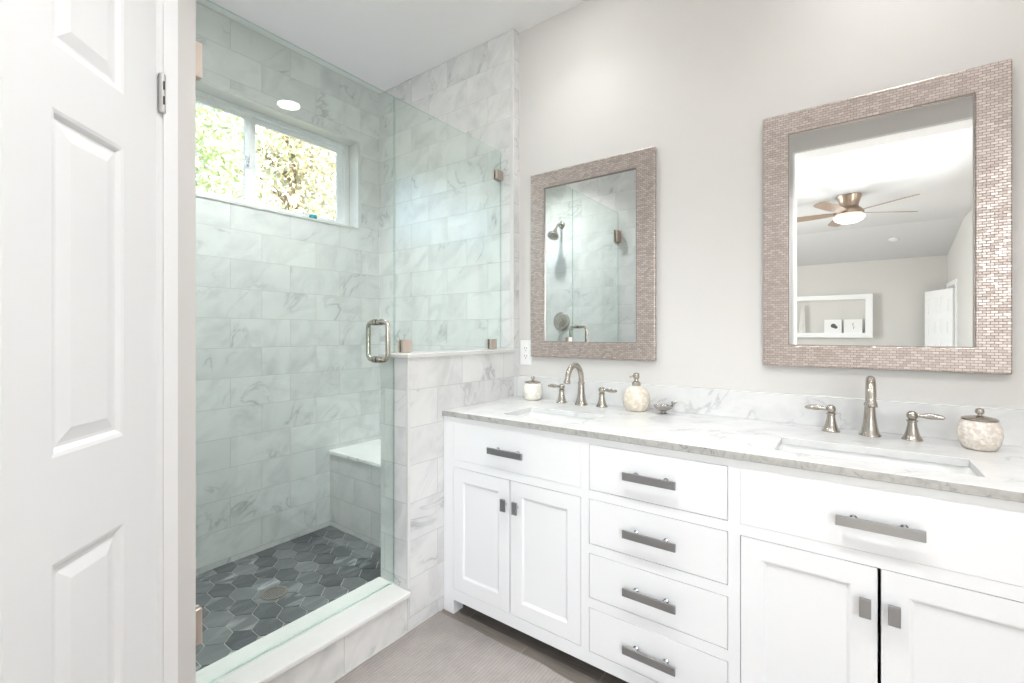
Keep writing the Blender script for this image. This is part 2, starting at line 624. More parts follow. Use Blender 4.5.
def tube(bm, pts, rad, seg=14, cap=True):
    pts = [Vector(p) for p in pts]
    n = len(pts)
    rads = rad if isinstance(rad, (list, tuple)) else [rad] * n
    rings = []
    up = Vector((0, 0, 1))
    t0 = (pts[1] - pts[0]).normalized()
    if abs(t0.dot(up)) > 0.95:
        up = Vector((1, 0, 0))
    nrm = (up - t0 * up.dot(t0)).normalized()
    for i, p in enumerate(pts):
        if i == 0:
            t = t0
        elif i == n - 1:
            t = (pts[-1] - pts[-2]).normalized()
        else:
            t = ((pts[i + 1] - p).normalized() + (p - pts[i - 1]).normalized()).normalized()
        nrm = (nrm - t * nrm.dot(t)).normalized()
        bi = t.cross(nrm)
        rings.append([bm.verts.new(p + (nrm * math.cos(2 * PI * k / seg) + bi * math.sin(2 * PI * k / seg)) * rads[i]) for k in range(seg)])
    for a, b in zip(rings, rings[1:]):
        for k in range(seg):
            j = (k + 1) % seg
            bm.faces.new((a[k], a[j], b[j], b[k]))
    if cap:
        bm.faces.new(rings[0])
        bm.faces.new(rings[-1])
    return [v for r in rings for v in r]


def grid_solid(bm, us, vs, filled, w0, w1, plane='XY'):
    """extruded plate with rectangular holes: cells (i, j) kept when filled(i, j)"""
    def P(u, v, w):
        return {'XY': (u, v, w), 'XZ': (u, w, v), 'YZ': (w, u, v)}[plane]
    V = {}
    def vt(i, j, k):
        if (i, j, k) not in V:
            V[(i, j, k)] = bm.verts.new(P(us[i], vs[j], (w0, w1)[k]))
        return V[(i, j, k)]
    nx, ny = len(us) - 1, len(vs) - 1
    on = {(i, j) for i in range(nx) for j in range(ny) if filled(i, j)}
    for i, j in on:
        for k in (0, 1):
            bm.faces.new((vt(i, j, k), vt(i + 1, j, k), vt(i + 1, j + 1, k), vt(i, j + 1, k)))
        for (di, dj, a, b) in ((-1, 0, (0, 0), (0, 1)), (1, 0, (1, 0), (1, 1)), (0, -1, (0, 0), (1, 0)), (0, 1, (0, 1), (1, 1))):
            if (i + di, j + dj) not in on:
                p, q = (i + a[0], j + a[1]), (i + b[0], j + b[1])
                bm.faces.new((vt(*p, 0), vt(*q, 0), vt(*q, 1), vt(*p, 1)))
    return list(V.values())


def axis(loc, direction):
    q = Vector(direction).normalized().to_track_quat('Z', 'Y')
    return Matrix.Translation(loc) @ q.to_matrix().to_4x4()


def tag(o, label=None, cat=None, group=None, kind=None):
    if label:
        o['label'] = label
    if cat:
        o['category'] = cat
    if group:
        o['group'] = group
    if kind:
        o['kind'] = kind
    return o


def thing(name, label, cat, loc=(0, 0, 0), rz=0.0, group=None):
    o = bpy.data.objects.new(name, None)
    o.empty_display_size = 0.05
    C.objects.link(o)
    o.location = loc
    o.rotation_euler = (0, 0, rz)
    return tag(o, label, cat, group)


def struct(name, bm, mat, label=None, cat=None, **kw):
    o = finish(name, bm, mat, **kw)
    if not kw.get('parent'):
        tag(o, label, cat, None, 'structure')
    return o


def sbox(name, dims, mat, label=None, cat=None, **kw):
    bm = bmesh.new()
    box(bm, *dims)
    return struct(name, bm, mat, label, cat, **kw)


def dup(root, loc, rz, label, group=None):
    r = root.copy()
    C.objects.link(r)
    r.location = loc
    r.rotation_euler = (0, 0, rz)
    r['label'] = label
    if group:
        r['group'] = group
    for ch in list(root.children):
        c = ch.copy()
        C.objects.link(c)
        c.parent = r
        for g in list(ch.children):
            d = g.copy()
            C.objects.link(d)
            d.parent = c
    return r


# ------------------------------------------------------------------ constants of the place
XW = -2.549      # tiled face of the window wall
XP = -1.425      # room face of the half wall and of the left wall
XI = -1.597      # shower face of the half wall
XG = -1.511      # glass plane
YB = 2.0         # vanity wall
YT = 1.95        # tiled shower end wall
XS = -1.355      # face of the wall stub and the white door's wall
YS = 0.466       # tiled shower front wall
YE = 1.23        # end of the half wall
ZC = 2.815       # bathroom ceiling
XR = 1.40        # right wall
YO0, YO1 = -0.16, -0.32   # wall with the opening to the bedroom

# ------------------------------------------------------------------ room shell
sbox('floor', (-1.588, XR, YO1, YB, -0.10, 0.0), 'floor', 'taupe plank tile floor of the bathroom', 'floor')
sbox('ceiling', (XW - 0.17, XR + 0.1, YO1, YB + 0.1, ZC, ZC + 0.1), 'ceiling', 'flat white bathroom ceiling', 'ceiling')
sbox('wall_back', (XP - 0.001, XR + 0.1, YB, YB + 0.1, 0, ZC), 'wall', 'beige painted wall behind the vanity', 'wall')
sbox('wall_right', (XR, XR + 0.1, YO1, YB, 0, ZC), 'wall', 'beige painted wall beyond the right end of the vanity', 'wall')

# shower end wall: tiled, built out 5 cm from the vanity wall
sbox('wall_shower_end', (XW - 0.17, XP - 0.001, YT, YB + 0.1, 0, ZC), 'tile_end', 'marble tiled shower wall beside the vanity wall', 'wall')
bm = bmesh.new()
box(bm, XP - 0.022, XP + 0.003, YT - 0.006, YT - 0.0001, 1.121, ZC)
struct('trim_1', bm, 'trim_marble', 'narrow white marble edge strip where tiles meet the beige wall', 'trim', bevel=0.004)
# window wall
WY0, WY1, WZ0, WZ1 = 0.565, 1.795, 1.868, 2.440
bm = bmesh.new()
grid_solid(bm, [YS - 0.1, WY0, WY1, YT], [0, WZ0, WZ1, ZC], lambda i, j: not (i == 1 and j == 1), XW - 0.17, XW, 'YZ')
struct('wall_left', bm, 'tile_wall', 'marble tiled shower wall with the window', 'wall')
# marble lining of the window recess
bm = bmesh.new()
t = 0.012
grid_solid(bm, [WY0 - 0.0, WY0 + t, WY1 - t, WY1 + 0.0], [WZ0, WZ0 + t, WZ1 - t, WZ1], lambda i, j: not (i == 1 and j == 1), XW - 0.094, XW + 0.004, 'YZ')
struct('trim_2', bm, 'trim_marble', 'pale marble lining of the shower window recess', 'trim')
# shower front wall (carries the glass door): tile skin and painted core
sbox('wall_shower_front', (XW, XS - 0.012, YS - 0.014, YS, 0, ZC), 'tile_front', 'marble tiled shower wall with the shower head', 'wall')
DH = 0.381                 # door hinge line on the left wall
DY0, DZ = DH - 0.72 + 0.19, 2.055
bm = bmesh.new()
grid_solid(bm, [YO0, DY0, DH, YS - 0.014], [0, DZ, ZC], lambda i, j: not (i == 1 and j == 0), XS - 0.10, XS, 'YZ')
box(bm, XS - 0.012, XS, YS - 0.014, YS - 0.001, 0, ZC)
struct('wall_side', bm, 'wall', 'beige wall stub between the white door and the shower', 'wall')
sbox('wall_closet', (XW - 0.17, XS - 0.10, YS - 0.114, YS - 0.014, 0, ZC), 'wall', 'painted wall behind the shower front wall', 'wall')
sbox('wall_closet_back', (XW - 0.17, XW - 0.07, YO0, YS - 0.114, 0, ZC), 'wall', 'painted rear wall of the closet behind the white door', 'wall')
sbox('floor_closet', (XW - 0.07, XS - 0.02, YO0, YS - 0.114, -0.10, -0.001), 'floor', 'floor of the closet behind the white door', 'floor')
# jamb lining + casing of that doorway
bm = bmesh.new()
cw = 0.045
for xa, xb in ((XS, XS + 0.014),):
    box(bm, xa, xb, DH - 0.004, DH - 0.004 + cw, 0, DZ + cw)
    box(bm, xa, xb, DY0 + 0.004 - cw + 0.02, DY0 + 0.004, 0, DZ + cw)
    box(bm, xa, xb, DY0 + 0.004, DH - 0.004, DZ, DZ + cw)
box(bm, XS + 0.014, XS + 0.018, DH + 0.010, DH + 0.034, 0, DZ + cw)
box(bm, XS - 0.10, XS, DH - 0.012, DH, 0, DZ)
box(bm, XS - 0.10, XS, DY0, DY0 + 0.012, 0, DZ)
box(bm, XS - 0.10, XS, DY0 + 0.012, DH - 0.012, DZ - 0.012, DZ)
struct('trim_3', bm, 'white', 'white door casing beside the beige wall stub', 'trim')

# wall with the tall opening to the bedroom (camera stands at it)
OX0, OX1, OZ = -0.349, 1.30, 2.592
bm = bmesh.new()
grid_solid(bm, [-3.3, OX0, OX1, 1.615], [0, OZ, 3.19], lambda i, j: not (i == 1 and j == 0), YO1, YO0, 'XZ')
struct('wall_front', bm, 'wall', 'wall with the tall opening to the bedroom, seen in the right mirror', 'wall')
bm = bmesh.new()
box(bm, OX0 - 0.001, OX0 + 0.012, YO1 - 0.01, YO0 + 0.01, 0, OZ)
box(bm, OX1 - 0.012, OX1 + 0.001, YO1 - 0.01, YO0 + 0.01, 0, OZ)
box(bm, OX0 + 0.012, OX1 - 0.012, YO1 - 0.01, YO0 + 0.01, OZ - 0.012, OZ + 0.001)
struct('trim_4', bm, 'white', 'glossy white lining of the opening to the bedroom', 'trim')

# half wall, cap, curb, bench
sbox('wall_half', (XI, XP, YE, YT - 0.001, 0, 1.102), 'tile_pony', 'marble tiled half wall between shower and vanity', 'half wall')
bm = bmesh.new()
box(bm, XI - 0.008, XP + 0.010, YE - 0.010, YT - 0.001, 1.1022, 1.1205)
struct('trim_5', bm, 'trim_marble', 'white marble cap on the half wall', 'trim', bevel=0.004)
bm = bmesh.new()
box(bm, XP - 0.010, XP + 0.002, YE - 0.002, YE + 0.012, 0.1725, 1.102)
struct('trim_6', bm, 'trim_marble', 'pale marble corner strip on the end of the half wall', 'trim', bevel=0.003)
bm = bmesh.new()
box(bm, -1.59, -1.428, YS, YE, 0, 0.1505)
struct('trim_7', bm, 'tile_curb', 'marble tiled shower curb', 'curb')
bm = bmesh.new()
box(bm, -1.605, -1.405, YS, YE + 0.0, 0.1507, 0.1725)
struct('trim_8', bm, 'trim_marble', 'white marble slab on top of the shower curb', 'curb slab', bevel=0.005)
bm = bmesh.new()
box(bm, -1.4275, -1.423, YS + 0.001, YE + 0.19, 0, 0.007)
struct('baseboard_left', bm, 'trim_marble', 'thin pale strip along the foot of the curb', 'baseboard')
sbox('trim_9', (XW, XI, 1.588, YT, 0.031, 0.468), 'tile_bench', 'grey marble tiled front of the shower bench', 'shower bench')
bm = bmesh.new()
box(bm, XW, XI, 1.578, YT, 0.4682, 0.490)
struct('trim_10', bm, 'marble', 'white marble seat slab of the shower bench', 'bench seat', bevel=0.004)

# shower floor: hexagon tiles set in grout
sbox('floor_shower_base', (XW, -1.59, YS, YT, -0.1, 0.0275), 'grout', 'grout bed of the shower floor', 'floor')
bm = bmesh.new()
lay = bm.faces.layers.float.new('tile_rand')
hw, sd, pitch, g = 0.0985, 0.064, 0.108, 0.0021
ap = pitch - sd
row = 0
x = XW + 0.03
while x < -1.5:
    y = YS - 0.1 + (0.5 * hw if row % 2 else 0) + 0.036
    while y < 1.75:
        h2, s2, a2 = hw / 2 - g, sd / 2 - g * 0.6, ap - 0.3 * g
        vs = [bm.verts.new((x + dx, y + dy, 0.0305)) for dx, dy in
              ((-s2, -h2), (-(s2 + a2), 0), (-s2, h2), (s2, h2), (s2 + a2, 0), (s2, -h2))]
        f = bm.faces.new(vs)
        f[lay] = random.random() ** 1.5
        y += hw
    x += pitch
    row += 1
for co, no in (((XW + 0.002, 0, 0), (-1, 0, 0)), ((-1.592, 0, 0), (1, 0, 0)), ((0, YS + 0.002, 0), (0, -1, 0)), ((0, 1.586, 0), (0, 1, 0))):
    bmesh.ops.bisect_plane(bm, geom=bm.verts[:] + bm.edges[:] + bm.faces[:], plane_co=co, plane_no=no, clear_outer=True)
ret = bmesh.ops.extrude_face_region(bm, geom=bm.faces[:])
for v in [e for e in ret['geom'] if isinstance(e, bmesh.types.BMVert)]:
    v.co.z = 0.0276
struct('floor_shower', bm, 'hex', 'dark slate hexagon tile floor of the shower', 'floor')

# ------------------------------------------------------------------ shower window
FX = XW - 0.094
win = thing('window_1', 'white sliding window high in the tiled shower wall', 'window', (FX, (WY0 + WY1) / 2, WZ0))
win['kind'] = 'structure'
def wbm(fn):
    b_ = bmesh.new()
    fn(b_)
    bmesh.ops.translate(b_, verts=b_.verts[:], vec=-Vector(win.location))
    return b_
yo0, yo1, zo0, zo1 = WY0 + t, WY1 - t, WZ0 + t, WZ1 - t
finish('frame', wbm(lambda q: grid_solid(q, [yo0, yo0 + 0.03, yo1 - 0.03, yo1], [zo0, zo0 + 0.022, zo1 - 0.026, zo1], lambda i, j: not (i == 1 and j == 1), FX - 0.07, FX, 'YZ')), 'vinyl', win, bevel=0.002)
ym = 1.18
for (ya, yb, xa, xb) in ((yo0 + 0.03, ym + 0.0, FX - 0.022, FX - 0.004), (ym - 0.01, yo1 - 0.03, FX - 0.044, FX - 0.026)):
    s_ = finish('sash', wbm(lambda q: grid_solid(q, [ya, ya + 0.038, yb - 0.040, yb], [zo0 + 0.022, zo0 + 0.05, zo1 - 0.054, zo1 - 0.026], lambda i, j: not (i == 1 and j == 1), xa, xb, 'YZ')), 'vinyl', win, bevel=0.002)
    finish('pane', wbm(lambda q: box(q, xa + 0.006, xa + 0.010, ya + 0.034, yb - 0.036, zo0 + 0.046, zo1 - 0.050)), 'pane', s_)
finish('latch', wbm(lambda q: (box(q, FX - 0.004, FX + 0.010, 1.146, 1.160, 2.115, 2.175), box(q, FX + 0.010, FX + 0.020, 1.149, 1.157, 2.135, 2.17))), 'hinge_steel', win, bevel=0.002)

bm = bmesh.new()
lathe(bm, [(0.0, 0), (0.020, 0.0), (0.024, 0.012), (0.020, 0.026), (0.008, 0.032), (0, 0.033)], 20)
tag(finish('scrub_pad', bm, 'teal', None, True, (XW - 0.03, 1.495, WZ0 + t)), 'small teal rounded scrubber on the shower window sill', 'scrubber')

# ------------------------------------------------------------------ glass: fixed panel and door
GZ = 2.178
gt = 0.0045
def clamp(bm, y0, y1, z0, z1, d=0.012):
    box(bm, XG - gt - d, XG - gt, y0, y1, z0, z1)
    box(bm, XG + gt, XG + gt + d, y0, y1, z0, z1)
pan = thing('glass_panel', 'fixed clear glass panel standing on the marble half wall', 'glass panel', (XG, 1.58, 1.1205))
def rel(o, b_):
    bmesh.ops.translate(b_, verts=b_.verts[:], vec=-Vector(o.location))
    return b_
bm = bmesh.new()
box(bm, XG - gt, XG + gt, YE + 0.003, YT - 0.004, 1.1235, GZ)
finish('pane', rel(pan, bm), 'glass', pan)
for (a_, b_, c_, d_) in ((1.262, 1.312, 1.1206, 1.175), (1.845, 1.895, 1.1206, 1.172), (1.895, YT - 0.0003, 2.02, 2.07)):
    bm = bmesh.new()
    clamp(bm, a_, b_, c_, d_)
    finish('clamp', rel(pan, bm), 'nickel_warm', pan, bevel=0.0015)
door = thing('shower_door', 'hinged clear glass shower door with nickel pull handle', 'shower door', (XG, YS, 0.18))
bm = bmesh.new()
box(bm, XG - gt, XG + gt, YS + 0.007, YE - 0.002, 0.1790, GZ)
finish('pane', rel(door, bm), 'glass', door)
bm = bmesh.new()
box(bm, XG - gt - 0.001, XG + gt + 0.001, YS + 0.012, YE - 0.004, 0.1727, 0.1788)
finish('seal', rel(door, bm), 'rubber', door)
for z0, z1 in ((1.935, 2.035), (0.315, 0.415)):
    bm = bmesh.new()
    clamp(bm, YS + 0.010, YS + 0.064, z0, z1)
    box(bm, XG - 0.028, XG + 0.028, YS + 0.0003, YS + 0.006, z0 - 0.003, z1 + 0.003)
    box(bm, XG - 0.012, XG - gt, YS + 0.006, YS + 0.012, z0 + 0.02, z1 - 0.02)
    box(bm, XG + gt, XG + 0.012, YS + 0.006, YS + 0.012, z0 + 0.02, z1 - 0.02)
    finish('hinge', rel(door, bm), 'nickel_warm', door, bevel=0.0015)
bm = bmesh.new()
hy, hz0, hz1 = 1.150, 1.098, 1.247
for sgn in (1, -1):
    x0, x1 = XG + sgn * gt, XG + sgn * 0.062
    pts = [(x0, hy, hz0)]
    for k in range(7):
        a = -PI / 2 + k * PI / 12
        pts.append((x1 - sgn * 0.022 + sgn * 0.022 * math.cos(a), hy, hz0 + 0.022 + 0.022 * math.sin(a)))
    for k in range(7):
        a = k * PI / 12
        pts.append((x1 - sgn * 0.022 + sgn * 0.022 * math.cos(a), hy, hz1 - 0.022 + 0.022 * math.sin(a)))
    pts.append((x0, hy, hz1))
    tube(bm, pts, 0.0095, 16)
    for z in (hz0, hz1):
        lathe(bm, [(0.013, 0), (0.013, 0.006), (0.0105, 0.007), (0.0105, 0.016), (0.013, 0.017), (0.013, 0.021)], 20, axis((x0, hy, z), (sgn, 0, 0)))
finish('handle', rel(door, bm), 'nickel', door, True)

for o_ in list(pan.children) + list(door.children):
    if o_.name.startswith('pane'):
        o_.data.materials.append(M['glass_edge'])
        for p in o_.data.polygons:
            if abs(p.normal.x) < 0.5:
                p.material_index = 1

# ------------------------------------------------------------------ shower fittings (seen in the left mirror)
sh = thing('shower_sprayer', 'nickel shower head on its arm, seen in the left mirror', 'shower head', (-2.04, YS, 2.155))
bm = bmesh.new()
lathe(bm, [(0.032, 0), (0.032, 0.004), (0.022, 0.012), (0.012, 0.016)], 28, axis((0, 0.0003, 0), (0, 1, 0)))
finish('flange', bm, 'nickel', sh, True)
bm = bmesh.new()
tube(bm, [(0, 0.01, 0), (0, 0.03, 0.003), (0, 0.06, -0.006), (0, 0.085, -0.032), (0, 0.105, -0.060)], 0.0095, 14)
finish('arm', bm, 'nickel', sh, True)
bm = bmesh.new()
lathe(bm, [(0.012, 0), (0.016, 0.008), (0.016, 0.02), (0.026, 0.04), (0.047, 0.062), (0.050, 0.075), (0.049, 0.084), (0.040, 0.087), (0, 0.087)], 32,
      axis((0, 0.103, -0.057), (0, 0.55, -0.83)))
finish('head', bm, 'nickel', sh, True)
va_ = thing('shower_valve', 'round nickel shower valve plate, seen in the left mirror', 'shower valve', (-2.04, YS, 1.305))
bm = bmesh.new()
lathe(bm, [(0.082, 0.0003), (0.082, 0.004), (0.074, 0.012), (0.055, 0.016), (0.045, 0.014), (0.040, 0.02), (0.040, 0.03)], 40, axis((0, 0, 0), (0, 1, 0)))
finish('plate', bm, 'nickel', va_, True)
bm = bmesh.new()
lathe(bm, [(0.030, 0.03), (0.032, 0.05), (0.022, 0.066), (0, 0.068)], 28, axis((0, 0, 0), (0, 1, 0)))
tube(bm, [(0, 0.056, 0), (0.01, 0.062, -0.03), (0.014, 0.066, -0.075)], [0.010, 0.008, 0.007], 12)
finish('handle', bm, 'nickel', va_, True)
dr = thing('floor_drain', 'round metal drain grate set in the hexagon shower floor', 'drain', (-2.085, 1.025, 0.031))
bm = bmesh.new()
lathe(bm, [(0.043, 0.0), (0.056, 0.0), (0.056, 0.003), (0.050, 0.0045), (0.043, 0.0035)], 40, None, False)
finish('ring', bm, 'nickel', dr, True)
bm = bmesh.new()
lathe(bm, [(0.043, 0.0), (0.043, 0.0012)], 40)
finish('grate_plate', bm, 'dark', dr)
bm = bmesh.new()
for k in range(-5, 6):
    w_ = math.sqrt(max(0, 0.043 ** 2 - (k * 0.0075) ** 2))
    box(bm, k * 0.0075 - 0.0019, k * 0.0075 + 0.0019, -w_, w_, 0.0012, 0.003)
    box(bm, -w_, w_, k * 0.0075 - 0.0019, k * 0.0075 + 0.0019, 0.0012, 0.0031)
finish('grate', bm, 'silver', dr)

# ------------------------------------------------------------------ six-panel door at the left
dang = math.atan2(-0.714, 0.716)
DW, DT, DTOP = 0.686, 0.035, 2.045
d1 = bpy.data.objects.new('door_1', None)
C.objects.link(d1)
d1.location = (XS + 0.018, DH - 0.004, 0.012)
d1.rotation_euler = (0, 0, dang)
tag(d1, 'white six-panel door standing ajar at the left edge', 'door', None, 'structure')
xs = [0.0, 0.113, 0.298, 0.388, 0.573, DW]
zs = [0.0, 0.24, 0.785, 0.973, 1.591, 1.705, 1.918, DTOP - 0.012]
bm = bmesh.new()
# face toward the camera is +y of the door's own frame; panels recessed on both sides
inpan = lambda i, j: i in (1, 3) and j in (1, 3, 5)
grid_solid(bm, xs, zs, lambda i, j: not inpan(i, j), -DT, 0.0, 'XZ')
for i in (1, 3):
    for j in (1, 3, 5):
        x0, x1, z0, z1 = xs[i], xs[i + 1], zs[j], zs[j + 1]
        for (yf, sg) in ((0.0, -1), (-DT, 1)):
            loops = []
            for ins, dep in ((0.0, 0.0), (0.007, 0.002), (0.015, 0.008), (0.021, 0.008), (0.046, 0.0025), (0.050, 0.0025)):
                yy = yf + sg * dep
                loops.append([bm.verts.new(p) for p in ((x0 + ins, yy, z0 + ins), (x1 - ins, yy, z0 + ins), (x1 - ins, yy, z1 - ins), (x0 + ins, yy, z1 - ins))])
            for a_, b_ in zip(loops, loops[1:]):
                for k in range(4):
                    bm.faces.new((a_[k], a_[(k + 1) % 4], b_[(k + 1) % 4], b_[k]))
            bm.faces.new(loops[-1])
bmesh.ops.remove_doubles(bm, verts=bm.verts[:], dist=1e-5)
finish('panel_leaf', bm, 'white', d1)
for z in (1.728, 0.20):
    bm = bmesh.new()
    hr, hl = 0.0078, 0.088
    tube(bm, [(-0.009, 0.007, z), (-0.009, 0.007, z + hl)], hr, 16)
    tube(bm, [(-0.009, 0.007, z - 0.003), (-0.009, 0.007, z)], hr * 0.85, 14)
    tube(bm, [(-0.009, 0.007, z + hl), (-0.009, 0.007, z + hl + 0.003)], hr * 0.85, 14)
    hg = finish('hinge', bm, 'hinge_steel', d1, True)
    for zz in (z + 0.016, z + 0.052):
        bm = bmesh.new()
        tube(bm, [(-0.0055, 0.0130, zz), (-0.0055, 0.0130, zz + 0.020)], 0.0022, 8)
        finish('slot', bm, 'dark', hg)
    bm = bmesh.new()
    box(bm, -0.0215, -0.0120, -0.0005, 0.0065, z + 0.001, z + hl - 0.001)
    finish('leaf_plate', bm, 'hinge_steel', hg, bevel=0.001)
bm = bmesh.new()
for sg in (1, -1):
    y0 = 0.0 if sg > 0 else -DT
    lathe(bm, [(0.030, 0), (0.030, 0.006), (0.012, 0.012), (0.011, 0.03), (0.024, 0.04), (0.028, 0.052), (0.022, 0.064), (0, 0.068)], 24, axis((DW - 0.06, y0 + sg * 0.0002, 0.94), (0, sg, 0)))
finish('knob', bm, 'nickel', d1, True)

# ------------------------------------------------------------------ vanity
VX0, VX1 = -1.4225, 0.408
VY, VYB = 1.430, 1.980
VZ0, VZ1 = 0.0616, 0.8455
van = thing('vanity_cabinet', 'long white double vanity cabinet with inset doors and drawers', 'vanity', (-0.502, 1.7, 0))
def vfin(name, bm, mat, parent=None, **kw):
    return finish(name, rel(van, bm), mat, parent or van, **kw)
o1, o2a, o2b, o3 = -1.368, -1.0655, -1.0625, -0.7542
dl, drr = -0.7238, -0.2805
o4, o5a, o5b, o6 = -0.2492, 0.0577, 0.0612, 0.3640
zd0, zd1 = 0.1089, 0.631
dz = [(0.6629, 0.8214), (0.4772, 0.6329), (0.2912, 0.445), (0.105, 0.2576)]
bm = bmesh.new()
us = [VX0, o1, o3, dl, drr, o4, o6, VX1]
vs = [VZ0, 0.105, 0.1089, 0.2576, 0.2912, 0.445, 0.4772, 0.631, 0.6329, 0.6629, 0.8214, VZ1]
def fr_fill(i, j):
    zc = 0.5 * (vs[j] + vs[j + 1])
    if i in (1, 5):
        if zd0 < zc < zd1 or 0.6629 < zc < 0.8214:
            return False
    if i == 3:
        for a_, b_ in dz:
            if a_ < zc < b_:
                return False
    return True
grid_solid(bm, us, vs, fr_fill, VY, VY + 0.02, 'XZ')
th_ = 0.018
box(bm, VX0, VX0 + th_, VY + 0.02, VYB - 0.012, VZ0, VZ1)
box(bm, VX1 - th_, VX1, VY + 0.02, VYB - 0.012, VZ0, VZ1)
box(bm, VX0, VX1, VYB - 0.012, VYB, VZ0, VZ1)
box(bm, VX0 + th_, VX1 - th_, VY + 0.02, VYB - 0.012, VZ0 + 0.02, VZ0 + 0.038)
box(bm, o3 + 0.004, o3 + 0.02, VY + 0.02, VYB - 0.012, VZ0 + 0.038, VZ1)
box(bm, drr + 0.008, drr + 0.024, VY + 0.02, VYB - 0.012, VZ0 + 0.038, VZ1)
vfin('body', bm, 'cab')
for x0, x1 in ((VX0, VX0 + 0.058), (VX1 - 0.058, VX1)):
    for y0 in (VY, VYB - 0.058):
        bm = bmesh.new()
        box(bm, x0, x1, y0, y0 + 0.058, 0, VZ0)
        vfin('leg', bm, 'cab')
gp = 0.0018
def pull(parent, xc, zc, w):
    b_ = bmesh.new()
    box(b_, xc - w / 2, xc + w / 2, VY - 0.032, VY - 0.025, zc - 0.0125, zc + 0.0125)
    h = vfin('handle', b_, 'steel', parent, bevel=0.001)
    for px in (xc - 0.0485, xc + 0.0485):
        b_ = bmesh.new()
        tube(b_, [(px, VY - 0.0255, zc + 0.004), (px, VY - 0.0002, zc + 0.004)], 0.0055, 12)
        lathe(b_, [(0.008, 0.0002), (0.008, 0.004)], 16, axis((px, VY, zc + 0.004), (0, -1, 0)))
        vfin('post', b_, 'chrome', h)
def slab_part(name, x0, x1, z0, z1):
    b_ = bmesh.new()
    box(b_, x0 + gp, x1 - gp, VY, VY + 0.02, z0 + gp, z1 - gp)
    return vfin(name, b_, 'cab', bevel=0.0012)
for z0, z1 in dz:
    d_ = slab_part('drawer', dl, drr, z0, z1)
    pull(d_, -0.506, 0.5 * (z0 + z1) - 0.0, 0.169)
gp = 0.0004
for x0, x1, xc in ((o1, o3, -1.0715), (o4, o6, 0.0575)):
    d_ = slab_part('drawer_front', x0, x1, 0.6629, 0.8214)
    pull(d_, xc, 0.7385, 0.169)
gp = 0.0019
for x0, x1, kx, in ((o1, o2a, -1.083), (o2b, o3, -1.0265), (o4, o5a, 0.0315), (o5b, o6, 0.0865)):
    b_ = bmesh.new()
    A, B, z0, z1 = x0 + gp, x1 - gp, zd0 + gp, zd1 - gp
    st = 0.0505
    px0, px1, pz0, pz1 = A + st, B - st, z0 + 0.055, z1 - 0.052
    grid_solid(b_, [A, px0, px1, B], [z0, pz0, pz1, z1], lambda i, j: not (i == 1 and j == 1), VY, VY + 0.020, 'XZ')
    loops = []
    for ins, dep in ((0, 0), (0.004, 0.001), (0.010, 0.006), (0.014, 0.0065)):
        loops.append([b_.verts.new(p) for p in ((px0 + ins, VY + dep, pz0 + ins), (px1 - ins, VY + dep, pz0 + ins), (px1 - ins, VY + dep, pz1 - ins), (px0 + ins, VY + dep, pz1 - ins))])
    for a_, c_ in zip(loops, loops[1:]):
        for k in range(4):
            b_.faces.new((a_[k], a_[(k + 1) % 4], c_[(k + 1) % 4], c_[k]))
    b_.faces.new(loops[-1])
    bmesh.ops.remove_doubles(b_, verts=b_.verts[:], dist=1e-6)
    d_ = vfin('door', b_, 'cab')
    b_ = bmesh.new()
    box(b_, kx - 0.0115, kx + 0.0115, VY - 0.027, VY - 0.019, 0.511, 0.558)
    kn = vfin('knob', b_, 'steel', d_, bevel=0.001)
    b_ = bmesh.new()
    tube(b_, [(kx, VY - 0.0195, 0.5345), (kx, VY - 0.0002, 0.5345)], 0.006, 12)
    vfin('post', b_, 'chrome', kn)

# countertop with two cut-outs, backsplash
CX0, CX1, CYF, CZ0, CZ1 = -1.4235, 0.422, 1.4185, 0.8458, 0.8683
SL = (-1.160, -0.800, 1.515, 1.722)
SR = (-0.174, 0.257, 1.525, 1.706)
ct = thing('countertop', 'white grey-veined marble countertop on the vanity', 'countertop', (-0.5, 1.7, CZ0))
bm = bmesh.new()
grid_solid(bm, [CX0, SL[0], SL[1], SR[0], SR[1], CX1], [CYF, SL[2], SR[3], SL[3], YB - 0.0005],
           lambda i, j: not ((i == 1 and j in (1, 2)) or (i == 3 and j == 1)), CZ0, CZ1, 'XY')
sl_ = finish('slab', rel(ct, bm), 'counter', ct, bevel=0.0018)
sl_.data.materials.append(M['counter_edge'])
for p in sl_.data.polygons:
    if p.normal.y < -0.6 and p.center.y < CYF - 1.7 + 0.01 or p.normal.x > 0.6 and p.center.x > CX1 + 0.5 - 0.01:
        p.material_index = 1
bm = bmesh.new()
box(bm, CX0, CX1, 1.980, YB - 0.0005, CZ1 + 0.0002, 0.9773)
tag(finish('backsplash', bm, 'counter', None, bevel=0.0015), 'long low marble backsplash along the back of the countertop', 'backsplash')

